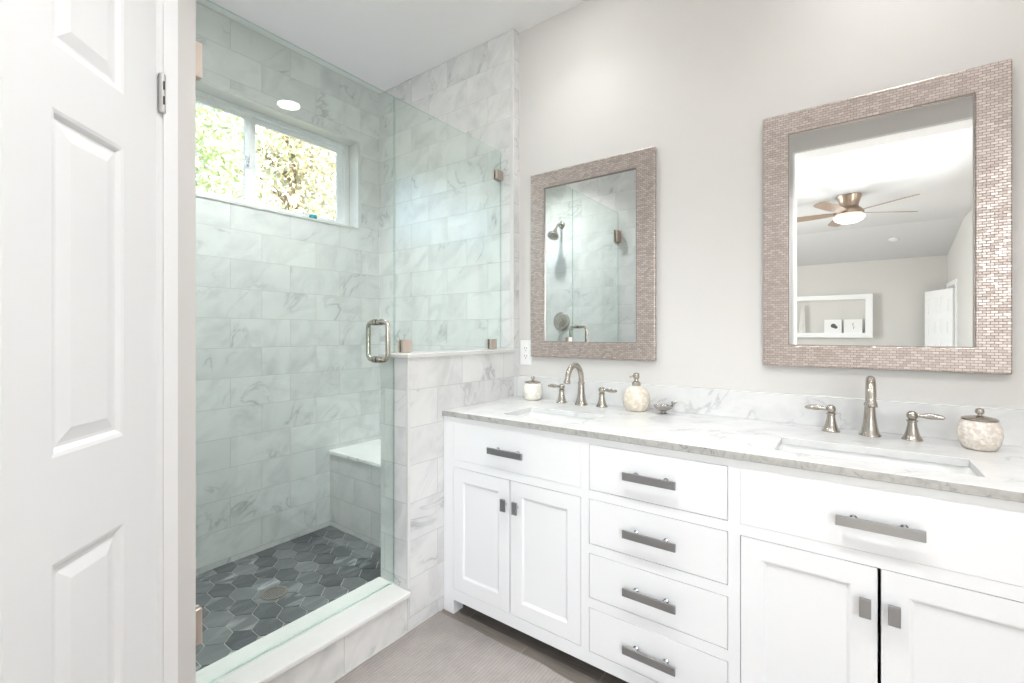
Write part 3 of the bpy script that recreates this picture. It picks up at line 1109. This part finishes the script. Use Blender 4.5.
def sink(name, S, label):
    o = thing(name, label, 'sink', ((S[0] + S[1]) / 2, (S[2] + S[3]) / 2, CZ0), 0, 'undermount sinks')
    b_ = bmesh.new()
    hx, hy = (S[1] - S[0]) / 2, (S[3] - S[2]) / 2
    def ring(ex, z, rad):
        out = []
        ax, ay = hx + ex, hy + ex
        for cx, cy, a0 in ((ax - rad, ay - rad, 0), (-ax + rad, ay - rad, 90), (-ax + rad, -ay + rad, 180), (ax - rad, -ay + rad, 270)):
            for k in range(7):
                a = R(a0 + 15 * k)
                out.append(b_.verts.new((cx + rad * math.cos(a), cy + rad * math.sin(a), z)))
        return out
    rings = [ring(0.018, -0.0005, 0.02), ring(0.006, -0.0005, 0.02), ring(0.004, -0.02, 0.024), ring(-0.004, -0.09, 0.03), ring(-0.018, -0.118, 0.036), ring(-0.05, -0.126, 0.03),
             ring(-hy * 0.75, -0.128, 0.01)]
    outer = [ring(0.018, -0.012, 0.02), ring(0.016, -0.10, 0.03), ring(-0.01, -0.135, 0.036), ring(-hy * 0.75, -0.138, 0.01)]
    seq = rings[::-1] + outer
    for a_, c_ in zip(seq, seq[1:]):
        n = len(a_)
        for k in range(n):
            b_.faces.new((a_[k], a_[(k + 1) % n], c_[(k + 1) % n], c_[k]))
    b_.faces.new(rings[-1])
    b_.faces.new(outer[-1])
    finish('basin', b_, 'porcelain', o, True)
    b_ = bmesh.new()
    lathe(b_, [(0.022, -0.1279), (0.022, -0.1262), (0.018, -0.1255), (0.006, -0.1262), (0, -0.1262)], 24)
    finish('drain', b_, 'nickel', o, True)
    return o
sink('sink', SL, 'white undermount sink in the countertop near the half wall')
sink('sink', SR, 'white undermount sink in the countertop under the right mirror')

# faucet
def faucet(loc, label):
    o = thing('faucet', label, 'faucet', loc, 0, 'brushed nickel faucets')
    b_ = bmesh.new()
    lathe(b_, [(0.030, 0.0), (0.030, 0.004), (0.0255, 0.010), (0.0205, 0.030), (0.0165, 0.060), (0.0145, 0.090), (0.0145, 0.097), (0.0165, 0.099), (0.0165, 0.105), (0.0135, 0.108)], 32)
    pts = [(0, 0, 0.105), (0, 0, 0.123)]
    rr = 0.065
    for k in range(1, 15):
        a = k * R(172) / 14
        pts.append((0, -rr + rr * math.cos(a), 0.123 + rr * math.sin(a)))
    e = Vector(pts[-1]); dirv = (Vector(pts[-1]) - Vector(pts[-2])).normalized()
    pts.append(tuple(e + dirv * 0.012))
    tube(b_, pts, [0.0125] * (len(pts) - 2) + [0.0115, 0.0115], 18)
    e2 = Vector(pts[-1])
    lathe(b_, [(0.0115, -0.012), (0.0155, 0.004), (0.0155, 0.010), (0.012, 0.011), (0, 0.010)], 20, axis(e2, dirv))
    finish('spout', b_, 'nickel', o, True)
    for sg in (-1, 1):
        b_ = bmesh.new()
        hx = sg * 0.105
        lathe(b_, [(0.0265, 0), (0.0265, 0.003), (0.022, 0.008), (0.0165, 0.025), (0.0125, 0.045), (0.0115, 0.056), (0.0145, 0.058), (0.0145, 0.062), (0.009, 0.064),
                   (0.0135, 0.070), (0.0150, 0.077), (0.0125, 0.085), (0.006, 0.090), (0, 0.091)], 28, Matrix.Translation((hx, 0, 0)))
        tube(b_, [(hx + sg * 0.008, 0, 0.077), (hx + sg * 0.017, -0.001, 0.077), (hx + sg * 0.026, -0.002, 0.078), (hx + sg * 0.041, -0.003, 0.078), (hx + sg * 0.060, -0.004, 0.078), (hx + sg * 0.072, -0.005, 0.077), (hx + sg * 0.076, -0.005, 0.077)],
             [0.0065, 0.0052, 0.0070, 0.0098, 0.0085, 0.0058, 0.001], 14)
        finish('handle', b_, 'nickel', o, True)
    return o
f1 = faucet((-1.010, 1.917, CZ1), 'brushed nickel arched faucet behind the sink near the half wall')
dup(f1, (0.055, 1.908, CZ1), 0, 'brushed nickel arched faucet under the right mirror')

# jars, soap dispenser, trinket dish
def jar(loc, prof, lidr, h, mat, label):
    o = thing('lidded_jar', label, 'jar', loc, 0, 'lidded shell jars')
    b_ = bmesh.new()
    lathe(b_, prof, 40)
    finish('pot', b_, mat, o, True)
    b_ = bmesh.new()
    lathe(b_, [(lidr * 0.9, h + 0.0003), (lidr, h + 0.001), (lidr, h + 0.005), (lidr * 0.85, h + 0.008), (lidr * 0.3, h + 0.013), (0.005, h + 0.014), (0.004, h + 0.018)], 36)
    l_ = finish('lid', b_, 'nickel', o, True)
    b_ = bmesh.new()
    lathe(b_, [(0.004, h + 0.017), (0.009, h + 0.020), (0.0105, h + 0.026), (0.008, h + 0.033), (0, h + 0.036)], 24)
    finish('knob', b_, 'nickel', l_, True)
    return o
jar((-1.286, 1.922, CZ1), [(0.034, 0), (0.041, 0.004), (0.0475, 0.022), (0.0495, 0.045), (0.047, 0.066), (0.041, 0.080), (0.038, 0.083)], 0.040, 0.083, 'shell_pale',
    'small pale lidded jar at the half wall end of the countertop')
jar((0.304, 1.868, CZ1), [(0.028, 0), (0.035, 0.004), (0.0445, 0.022), (0.0485, 0.042), (0.0465, 0.064), (0.041, 0.080), (0.038, 0.084)], 0.0395, 0.084, 'shell',
    'round cream shell jar with metal lid right of the right faucet')
sd_ = thing('soap_dispenser', 'round shell mosaic soap dispenser with nickel pump', 'soap dispenser', (-0.742, 1.915, CZ1))
bm = bmesh.new()
lathe(bm, [(0.036, 0), (0.042, 0.003), (0.053, 0.022), (0.0575, 0.048), (0.054, 0.073), (0.042, 0.094), (0.026, 0.105), (0.018, 0.108)], 40)
finish('bottle', bm, 'shell_soap', sd_, True)
bm = bmesh.new()
lathe(bm, [(0.0175, 0.1075), (0.0185, 0.109), (0.0185, 0.120), (0.014, 0.125), (0.010, 0.127), (0.009, 0.138), (0.0125, 0.140), (0.0135, 0.150), (0.0125, 0.160), (0.008, 0.163), (0, 0.163)], 28)
tube(bm, [(-0.008, -0.002, 0.149), (-0.022, -0.006, 0.148), (-0.027, -0.008, 0.143)], [0.005, 0.004, 0.0035], 12)
finish('pump', bm, 'nickel', sd_, True)
di = thing('trinket_dish', 'tiny footed silver trinket dish with a bird on its rim', 'dish', (-0.622, 1.905, CZ1))
bm = bmesh.new()
seg = 36
prof = [(0.016, 0.0), (0.018, 0.003), (0.010, 0.006), (0.010, 0.011), (0.022, 0.015), (0.034, 0.024), (0.041, 0.034), (0.0395, 0.034), (0.032, 0.026), (0.02, 0.018), (0, 0.016)]
allv = lathe(bm, prof, seg)
for v in allv:
    r_ = math.hypot(v.co.x, v.co.y)
    if v.co.z > 0.012 and r_ > 0.015:
        k = 1 + 0.045 * math.cos(12 * math.atan2(v.co.y, v.co.x))
        v.co.x *= k
        v.co.y *= k
finish('bowl', bm, 'silver', di, True)
bm = bmesh.new()
tube(bm, [(0.030, 0, 0.034), (0.036, 0, 0.038), (0.043, 0, 0.043), (0.047, 0.0, 0.048), (0.051, 0, 0.051), (0.060, 0, 0.055)], [0.001, 0.0045, 0.006, 0.0048, 0.0035, 0.0005], 12)
tube(bm, [(0.040, 0, 0.041), (0.037, 0.006, 0.049), (0.034, 0.009, 0.056)], [0.004, 0.003, 0.0005], 8)
tube(bm, [(0.040, 0, 0.041), (0.037, -0.006, 0.049), (0.034, -0.009, 0.056)], [0.004, 0.003, 0.0005], 8)
finish('bird', bm, 'silver', di, True)

# ------------------------------------------------------------------ framed mirrors
def mirror(x0, x1, ix0, ix1, label):
    z0, z1, iz0, iz1 = 1.0813, 2.0217, 1.158, 1.945
    o = thing('wall_mirror', label, 'mirror', ((x0 + x1) / 2, YB, z0), 0, 'mosaic framed wall mirrors')
    b_ = bmesh.new()
    grid_solid(b_, [x0, ix0, ix1, x1], [z0, iz0, iz1, z1], lambda i, j: not (i == 1 and j == 1), YB - 0.024, YB - 0.0004, 'XZ')
    finish('frame', rel(o, b_), 'mosaic', o, bevel=0.003)
    b_ = bmesh.new()
    box(b_, ix0 + 0.0002, ix1 - 0.0002, YB - 0.013, YB - 0.004, iz0 + 0.0002, iz1 - 0.0002)
    finish('mirror_glass', rel(o, b_), 'mirror', o)
    b_ = bmesh.new()
    w_ = 0.0035
    grid_solid(b_, [ix0 + 0.0001, ix0 + w_, ix1 - w_, ix1 - 0.0001], [iz0 + 0.0001, iz0 + w_, iz1 - w_, iz1 - 0.0001], lambda i, j: not (i == 1 and j == 1), YB - 0.019, YB - 0.0131, 'XZ')
    finish('inner_lip', rel(o, b_), 'lip', o)
    return o
mirror(-1.3368, -0.6829, -1.2575, -0.7665, 'left mosaic framed mirror, above the faucet near the half wall')
mirror(-0.2638, 0.3909, -0.1830, 0.3125, 'right mosaic framed mirror, reflecting the ceiling fan')

# outlet
ol = thing('power_outlet', 'white wall outlet left of the left mirror', 'outlet', (-1.378, YB, 1.100))
bm = bmesh.new()
box(bm, -0.036, 0.036, -0.006, -0.0003, -0.064, 0.064)
finish('cover_plate', bm, 'plastic', ol, bevel=0.002)
for z in (0.020, -0.020):
    bm = bmesh.new()
    lathe(bm, [(0.0165, 0.0061), (0.0165, 0.0075)], 28, axis((0, 0, z), (0, -1, 0)))
    s_ = finish('socket', bm, 'plastic', ol)
    bm = bmesh.new()
    box(bm, -0.0080, -0.0058, -0.0080, -0.0070, z - 0.001, z + 0.0085)
    box(bm, 0.0058, 0.0080, -0.0080, -0.0070, z - 0.001, z + 0.0085)
    lathe(bm, [(0.0026, 0.0070), (0.0026, 0.0080)], 12, axis((0, 0, z - 0.0085), (0, -1, 0)))
    finish('slot', bm, 'dark', s_)

# ------------------------------------------------------------------ bath rug
bm = bmesh.new()
nx, ny = 120, 50
rx0, rx1, ry0, ry1 = -1.419, 0.50, 0.35, 1.400
gridv = []
for i in range(nx + 1):
    col = []
    for j in range(ny + 1):
        x = rx0 + (rx1 - rx0) * i / nx
        f = j / ny
        ye = ry1 - 0.003 * math.sin(9 * x) - 0.002 * math.sin(23 * x + 1) - 0.03 * max(0, (x + 1.2))
        y = ry0 + (ye - ry0) * f
        z = 0.0075 + 0.0012 * math.sin(31 * x + 5 * y) * math.sin(17 * y)
        col.append(bm.verts.new((x, y, z)))
    gridv.append(col)
for i in range(nx):
    for j in range(ny):
        bm.faces.new((gridv[i][j], gridv[i + 1][j], gridv[i + 1][j + 1], gridv[i][j + 1]))
ret = bmesh.ops.extrude_face_region(bm, geom=bm.faces[:])
for v in [e for e in ret['geom'] if isinstance(e, bmesh.types.BMVert)]:
    v.co.z = 0.0004
tag(finish('bath_rug', bm, 'rug', None, True), 'flat taupe ribbed bath rug on the floor before the vanity', 'rug')

# ------------------------------------------------------------------ downlights
def downlight(loc, label, power=CAN_POWER):
    o = thing('ceiling_downlight', label, 'downlight', loc, 0, 'recessed ceiling downlights')
    b_ = bmesh.new()
    lathe(b_, [(0.070, -0.0008), (0.094, -0.0008), (0.094, -0.005), (0.088, -0.008), (0.074, -0.006)], 40, None, False)
    finish('trim_ring', b_, 'plastic', o, True)
    b_ = bmesh.new()
    lathe(b_, [(0.071, -0.0010), (0.071, -0.0040)], 40)
    finish('lens', b_, 'lamp', o)
    area_light('downlight_lamp', (0, 0, -0.010), (0, 0, 0), 0.14, power, (0.985, 0.99, 1.0), o).data.spread = R(112)
    return o
downlight((0.165, 1.665, ZC), 'recessed downlight above the right sink, reflected in the shower glass')
downlight((-1.00, 1.62, ZC), 'added recessed downlight, out of view, above the left sink')  # unseen lamp, added as a twin of the right one
downlight((-0.45, 0.55, ZC), 'added recessed downlight, out of view, before the vanity', 10.0)  # unseen lamp, added to brighten the middle of the room
downlight((0.75, 0.55, ZC), 'added recessed downlight, out of view, near the right wall', 8.0)  # another unseen lamp added for more light in the room
downlight((-2.0, 1.02, ZC), 'added recessed downlight, out of view, inside the shower', 12.5)  # unseen lamp added to brighten the shower

# ------------------------------------------------------------------ bedroom behind the camera (seen in the right mirror)
BX0, BX1, BY1, BZ, BF, BZF = -3.2, 1.515, -8.05, 3.09, -6.40, 2.69
sbox('floor_bedroom', (BX0, BX1, BY1, YO1, -0.10, 0.0), 'carpet', 'carpeted floor of the bedroom behind the opening', 'floor')
bm = bmesh.new()
grid_solid(bm, [BY1 - 0.1, -5.3, -3.1, YO1], [0, 0.9, 2.4, 3.19], lambda i, j: not (i == 1 and j == 1), BX0 - 0.1, BX0, 'YZ')
struct('wall_bedroom_left', bm, 'bedroom_wall', 'bedroom wall with the added fill light window', 'wall')
bm = bmesh.new()
grid_solid(bm, [BY1 - 0.1, -3.4, -1.2, YO1], [0, 0.9, 2.4, 3.19], lambda i, j: not (i == 1 and j == 1), BX1, BX1 + 0.1, 'YZ')
struct('wall_bedroom_right', bm, 'bedroom_wall', 'right bedroom wall seen at the edge of the right mirror', 'wall')
sbox('wall_bedroom_far', (BX0, BX1, BY1 - 0.1, BY1, 0, 3.19), 'bedroom_wall', 'grey far bedroom wall seen in the right mirror', 'wall')
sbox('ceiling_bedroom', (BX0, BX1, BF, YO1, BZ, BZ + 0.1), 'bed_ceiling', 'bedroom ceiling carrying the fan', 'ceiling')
bm = bmesh.new()
v8 = [bm.verts.new(p) for p in ((BX0, BF, BZ), (BX1, BF, BZ), (BX1, BY1, BZF), (BX0, BY1, BZF), (BX0, BF, BZ + 0.1), (BX1, BF, BZ + 0.1), (BX1, BY1, BZF + 0.1), (BX0, BY1, BZF + 0.1))]
for f in ((0, 1, 2, 3), (7, 6, 5, 4), (0, 4, 5, 1), (1, 5, 6, 2), (2, 6, 7, 3), (3, 7, 4, 0)):
    bm.faces.new([v8[i] for i in f])
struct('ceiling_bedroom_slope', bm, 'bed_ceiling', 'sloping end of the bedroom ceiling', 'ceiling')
for wn_, wl_, wx_, wy_ in (('fill_window_2', 'added unseen bedroom window for fill light, behind the camera to the left', BX0 - 0.05, -4.2), ('fill_window_3', 'added unseen bedroom window for fill light, behind the camera to the right', BX1 + 0.05, -2.3)):  # both windows are unseen, added to let the fill light in
    w2 = thing(wn_, wl_, 'window', (wx_, wy_, 0.9))
    w2['kind'] = 'structure'
    bm = bmesh.new()
    grid_solid(bm, [-1.1, -1.04, -0.03, 0.03, 1.04, 1.1], [0, 0.06, 1.44, 1.5], lambda i, j: not (i in (1, 3) and j == 1), -0.03, 0.03, 'YZ')
    finish('frame', bm, 'vinyl', w2)
    for y0, y1 in ((-1.04, -0.03), (0.03, 1.04)):
        bm = bmesh.new()
        box(bm, -0.004, 0.004, y0, y1, 0.06, 1.44)
        finish('pane', bm, 'pane', w2)

# open door in the far right corner of the bedroom
hx_, hy_ = 1.487, -7.13
d2 = bpy.data.objects.new('door_2', None)
C.objects.link(d2)
d2.location = (hx_, hy_, 0.01)
d2.rotation_euler = (0, 0, math.atan2(-0.74, -0.29))
tag(d2, 'white panelled bedroom door standing open, seen in the right mirror', 'door', None, 'structure')
xs2 = [0, 0.11, 0.35, 0.45, 0.69, 0.80]
zs2 = [0, 0.2, 0.55, 0.67, 1.02, 1.14, 1.44, 1.54, 1.84, 1.98]
bm = bmesh.new()
ip2 = lambda i, j: i in (1, 3) and j in (1, 3, 5, 7)
grid_solid(bm, xs2, zs2, lambda i, j: not ip2(i, j), -0.02, 0.02, 'XZ')
for i in (1, 3):
    for j in (1, 3, 5, 7):
        box(bm, xs2[i] - 0.001, xs2[i + 1] + 0.001, -0.006, 0.006, zs2[j] - 0.001, zs2[j + 1] + 0.001)
        box(bm, xs2[i] + 0.04, xs2[i + 1] - 0.04, -0.015, 0.015, zs2[j] + 0.04, zs2[j + 1] - 0.04)
finish('panel_leaf', bm, 'white', d2)
bm = bmesh.new()
box(bm, BX1 - 0.02, BX1 - 0.0005, -7.10, -7.02, 0, 2.06)
box(bm, BX1 - 0.02, BX1 - 0.0005, -7.98, -7.90, 0, 2.06)
box(bm, BX1 - 0.02, BX1 - 0.0005, -7.98, -7.02, 2.06, 2.14)
struct('trim_11', bm, 'white', 'white casing around the bedroom doorway', 'trim')

# framed niche on the far wall with two leaning prints and a pale drape
ni = thing('niche_frame', 'white framed shallow display niche on the far bedroom wall', 'framed niche', (-0.5, BY1, 1.10))
bm = bmesh.new()
grid_solid(bm, [-1.06, -0.94, 0.77, 0.89], [0, 0.10, 0.80, 0.90], lambda i, j: not (i == 1 and j == 1), 0.0005, 0.16, 'XZ')
finish('frame', bm, 'white', ni, bevel=0.006)
bm = bmesh.new()
box(bm, -0.94, 0.77, 0.0005, 0.012, 0.10, 0.80)
finish('backing', bm, 'bedroom_wall', ni)
for x0, x1, lab, dark in ((-0.43, -0.13, 'white framed print with a dark blot, leaning in the bedroom niche', True), (-0.09, 0.22, 'white framed print with a faint grey figure, leaning in the bedroom niche', False)):
    p_ = thing('framed_print', lab, 'picture', ((x0 + x1) / 2, BY1 + 0.09, 1.2005), 0, 'prints in the bedroom niche')
    w_ = (x1 - x0) / 2
    bm = bmesh.new()
    grid_solid(bm, [-w_, -w_ + 0.02, w_ - 0.02, w_], [0, 0.02, 0.26, 0.28], lambda i, j: not (i == 1 and j == 1), -0.01, 0.01, 'XZ')
    finish('frame', bm, 'white', p_)
    bm = bmesh.new()
    box(bm, -w_ + 0.02, w_ - 0.02, -0.008, 0.002, 0.02, 0.26)
    finish('paper', bm, 'print', p_)
    bm = bmesh.new()
    if dark:
        lathe(bm, [(0.048, 0.0022), (0.048, 0.0042)], 9, axis((0.01, 0, 0.15), (0, 1, 0)))
        lathe(bm, [(0.035, 0.0022), (0.035, 0.0040)], 7, axis((0.05, 0, 0.12), (0, 1, 0)))
    else:
        tube(bm, [(0, 0.004, 0.08), (0.02, 0.004, 0.13), (-0.01, 0.004, 0.17), (0.01, 0.004, 0.21)], 0.006, 8)
    finish('drawing', bm, 'ink' if dark else 'silver', p_)
bm = bmesh.new()
lo, hi = [], []
for k in range(25):
    a = k / 24
    yy = BY1 + 0.125 + 0.014 * math.sin(a * 22)
    lo.append((-1.40 + 0.50 + 0.13 * a, yy))
for side in (0, 1):
    off = -0.008 * side
    lo_v = [bm.verts.new((x, y + off, 1.2006)) for x, y in lo]
    hi_v = [bm.verts.new((-0.82 + (x + 0.835) * 0.45, y + off, 1.80)) for x, y in lo]
    if side == 0:
        A_, B_ = lo_v, hi_v
for k in range(24):
    bm.faces.new((A_[k], A_[k + 1], B_[k + 1], B_[k]))
    bm.faces.new((lo_v[k + 1], lo_v[k], hi_v[k], hi_v[k + 1]))
    bm.faces.new((A_[k], lo_v[k], lo_v[k + 1], A_[k + 1]))
    bm.faces.new((B_[k], B_[k + 1], hi_v[k + 1], hi_v[k]))
bm.faces.new((A_[0], B_[0], hi_v[0], lo_v[0]))
bm.faces.new((A_[24], lo_v[24], hi_v[24], B_[24]))
tag(finish('white_drape', bm, 'frost', None, True), 'white draped cloth at the left end of the bedroom niche', 'drape')

# ceiling fan
fan = thing('ceiling_fan', 'bronze five-blade ceiling fan with lit bowl, seen in the right mirror', 'ceiling fan', (0.0, -3.85, BZ))
bm = bmesh.new()
lathe(bm, [(0.14, -0.0005), (0.145, -0.01), (0.12, -0.08), (0.105, -0.14), (0.11, -0.16), (0.15, -0.195), (0.17, -0.225), (0.17, -0.26), (0.15, -0.275)], 40)
finish('motor_housing', bm, 'bronze', fan, True)
bm = bmesh.new()
lathe(bm, [(0.15, -0.276), (0.18, -0.29), (0.165, -0.33), (0.11, -0.365), (0, -0.38)], 36)
finish('light_bowl', bm, 'fan_lamp', fan, True)
for k in range(5):
    ang = -R(-40 + 72 * k)
    bm = bmesh.new()
    pr_ = [(0.15, 0.035), (0.26, 0.06), (0.5, 0.078), (0.77, 0.078), (0.84, 0.065), (0.865, 0.03)]
    top = [(x, w_) for x, w_ in pr_] + [(x, -w_) for x, w_ in pr_[::-1]]
    va0 = [bm.verts.new((x, y, 0.004 - y * 0.22)) for x, y in top]
    vb0 = [bm.verts.new((x, y, -0.004 - y * 0.22)) for x, y in top]
    bm.faces.new(va0)
    bm.faces.new(vb0[::-1])
    n = len(top)
    for q in range(n):
        bm.faces.new((va0[q], va0[(q + 1) % n], vb0[(q + 1) % n], vb0[q]))
    bmesh.ops.transform(bm, matrix=Matrix.Translation((0, 0, -0.235)) @ Matrix.Rotation(ang, 4, 'Z'), verts=bm.verts[:])
    finish('blade', bm, 'blade', fan)
bm = bmesh.new()
lathe(bm, [(0.075, 0.0), (0.075, 0.012), (0.06, 0.025), (0, 0.028)], 28)
sm_ = finish('smoke_detector', bm, 'plastic', None, True, (0.66, -7.015, 2.936))
sm_.rotation_euler = Vector((0, 0.2424, -1)).to_track_quat('Z', 'Y').to_euler()
tag(sm_, 'round smoke detector on the sloping bedroom ceiling', 'smoke detector')

# ------------------------------------------------------------------ garden outside the shower window
sbox('ground', (-16, XW - 0.4, -9, 14, -0.25, -0.15), 'ground', 'garden ground outside the shower window', 'ground')
def tree(loc, h, blobs, mat, n, size, label, seed):
    rg = random.Random(seed)
    o = thing('garden_tree', label, 'tree', loc, 0, 'trees outside the shower window')
    b_ = bmesh.new()
    tube(b_, [(0, 0, 0), (0.05, 0.02, h * 0.3), (-0.03, 0.05, h * 0.6), (0.02, 0, h * 0.9)], [0.14, 0.11, 0.08, 0.03], 10)
    for q in range(7):
        a = q * 0.9
        b2 = h * (0.35 + 0.08 * q)
        tube(b_, [(0, 0, b2), (0.5 * math.cos(a), 0.5 * math.sin(a), b2 + 0.4), (1.1 * math.cos(a), 1.1 * math.sin(a), b2 + 0.7)], [0.05, 0.035, 0.01], 7)
    finish('trunk', b_, 'bark', o, True)
    b_ = bmesh.new()
    lay = b_.faces.layers.float.new('leaf_rand')
    cl = []
    for (bx, by, bz, br) in blobs:
        for q in range(int(40 * br)):
            d = Vector((rg.gauss(0, 1), rg.gauss(0, 1), rg.gauss(0, 1))).normalized() * br * rg.uniform(0.55, 1.0)
            cl.append((Vector((bx, by, bz)) + d, rg.uniform(0.16, 0.34), rg.random()))
    for q in range(n):
        c, rr, cr = rg.choice(cl)
        p = c + Vector((rg.gauss(0, 1), rg.gauss(0, 1), rg.gauss(0, 1))) * rr * 0.55
        nrm = Vector((rg.gauss(0, 1), rg.gauss(0, 1), rg.gauss(0, 1) + 0.5)).normalized()
        u_ = nrm.orthogonal().normalized()
        v_ = nrm.cross(u_)
        a = rg.uniform(0, 6.28)
        u_, v_ = u_ * math.cos(a) + v_ * math.sin(a), v_ * math.cos(a) - u_ * math.sin(a)
        s = size * rg.uniform(0.6, 1.4)
        f = b_.faces.new([b_.verts.new(p + u_ * s * x + v_ * s * y) for x, y in ((-1, 0), (-0.2, -0.42), (1, 0), (-0.2, 0.42))])
        f[lay] = min(1, max(0, 0.35 * rg.random() + 0.65 * cr))
    finish('foliage', b_, mat, o)
    return o
tree((-7.0, 3.7, -0.15), 5.0, [(0, 0, 3.4, 1.0), (0.1, 0.6, 3.9, 0.9), (0, -0.6, 3.8, 0.9), (0.1, 0.2, 4.6, 0.8), (0.1, 0.3, 2.7, 0.8)], 'leaf_olive', 12000, 0.045,
     'pale olive tree outside the right pane of the shower window', 3)
tree((-11.5, 6.3, -0.15), 7.2, [(0, 0, 4.4, 1.5), (0, 0.9, 5.4, 1.2), (0.1, -0.9, 5.2, 1.2), (0.1, -0.2, 6.4, 1.1), (0, -0.6, 3.5, 1.0)], 'leaf_olive', 12000, 0.07,
     'dry olive tree standing farthest away beyond the shower window', 5)
tree((-4.65, 1.25, -0.15), 3.9, [(0, 0, 2.8, 0.75), (0.0, 0.25, 3.3, 0.6), (0, -0.4, 3.2, 0.6), (0.0, 0.1, 3.8, 0.5), (0.0, 0.2, 2.3, 0.5)], 'leaf_green', 11000, 0.032,
     'yellow-green tree outside the left pane of the shower window', 9)
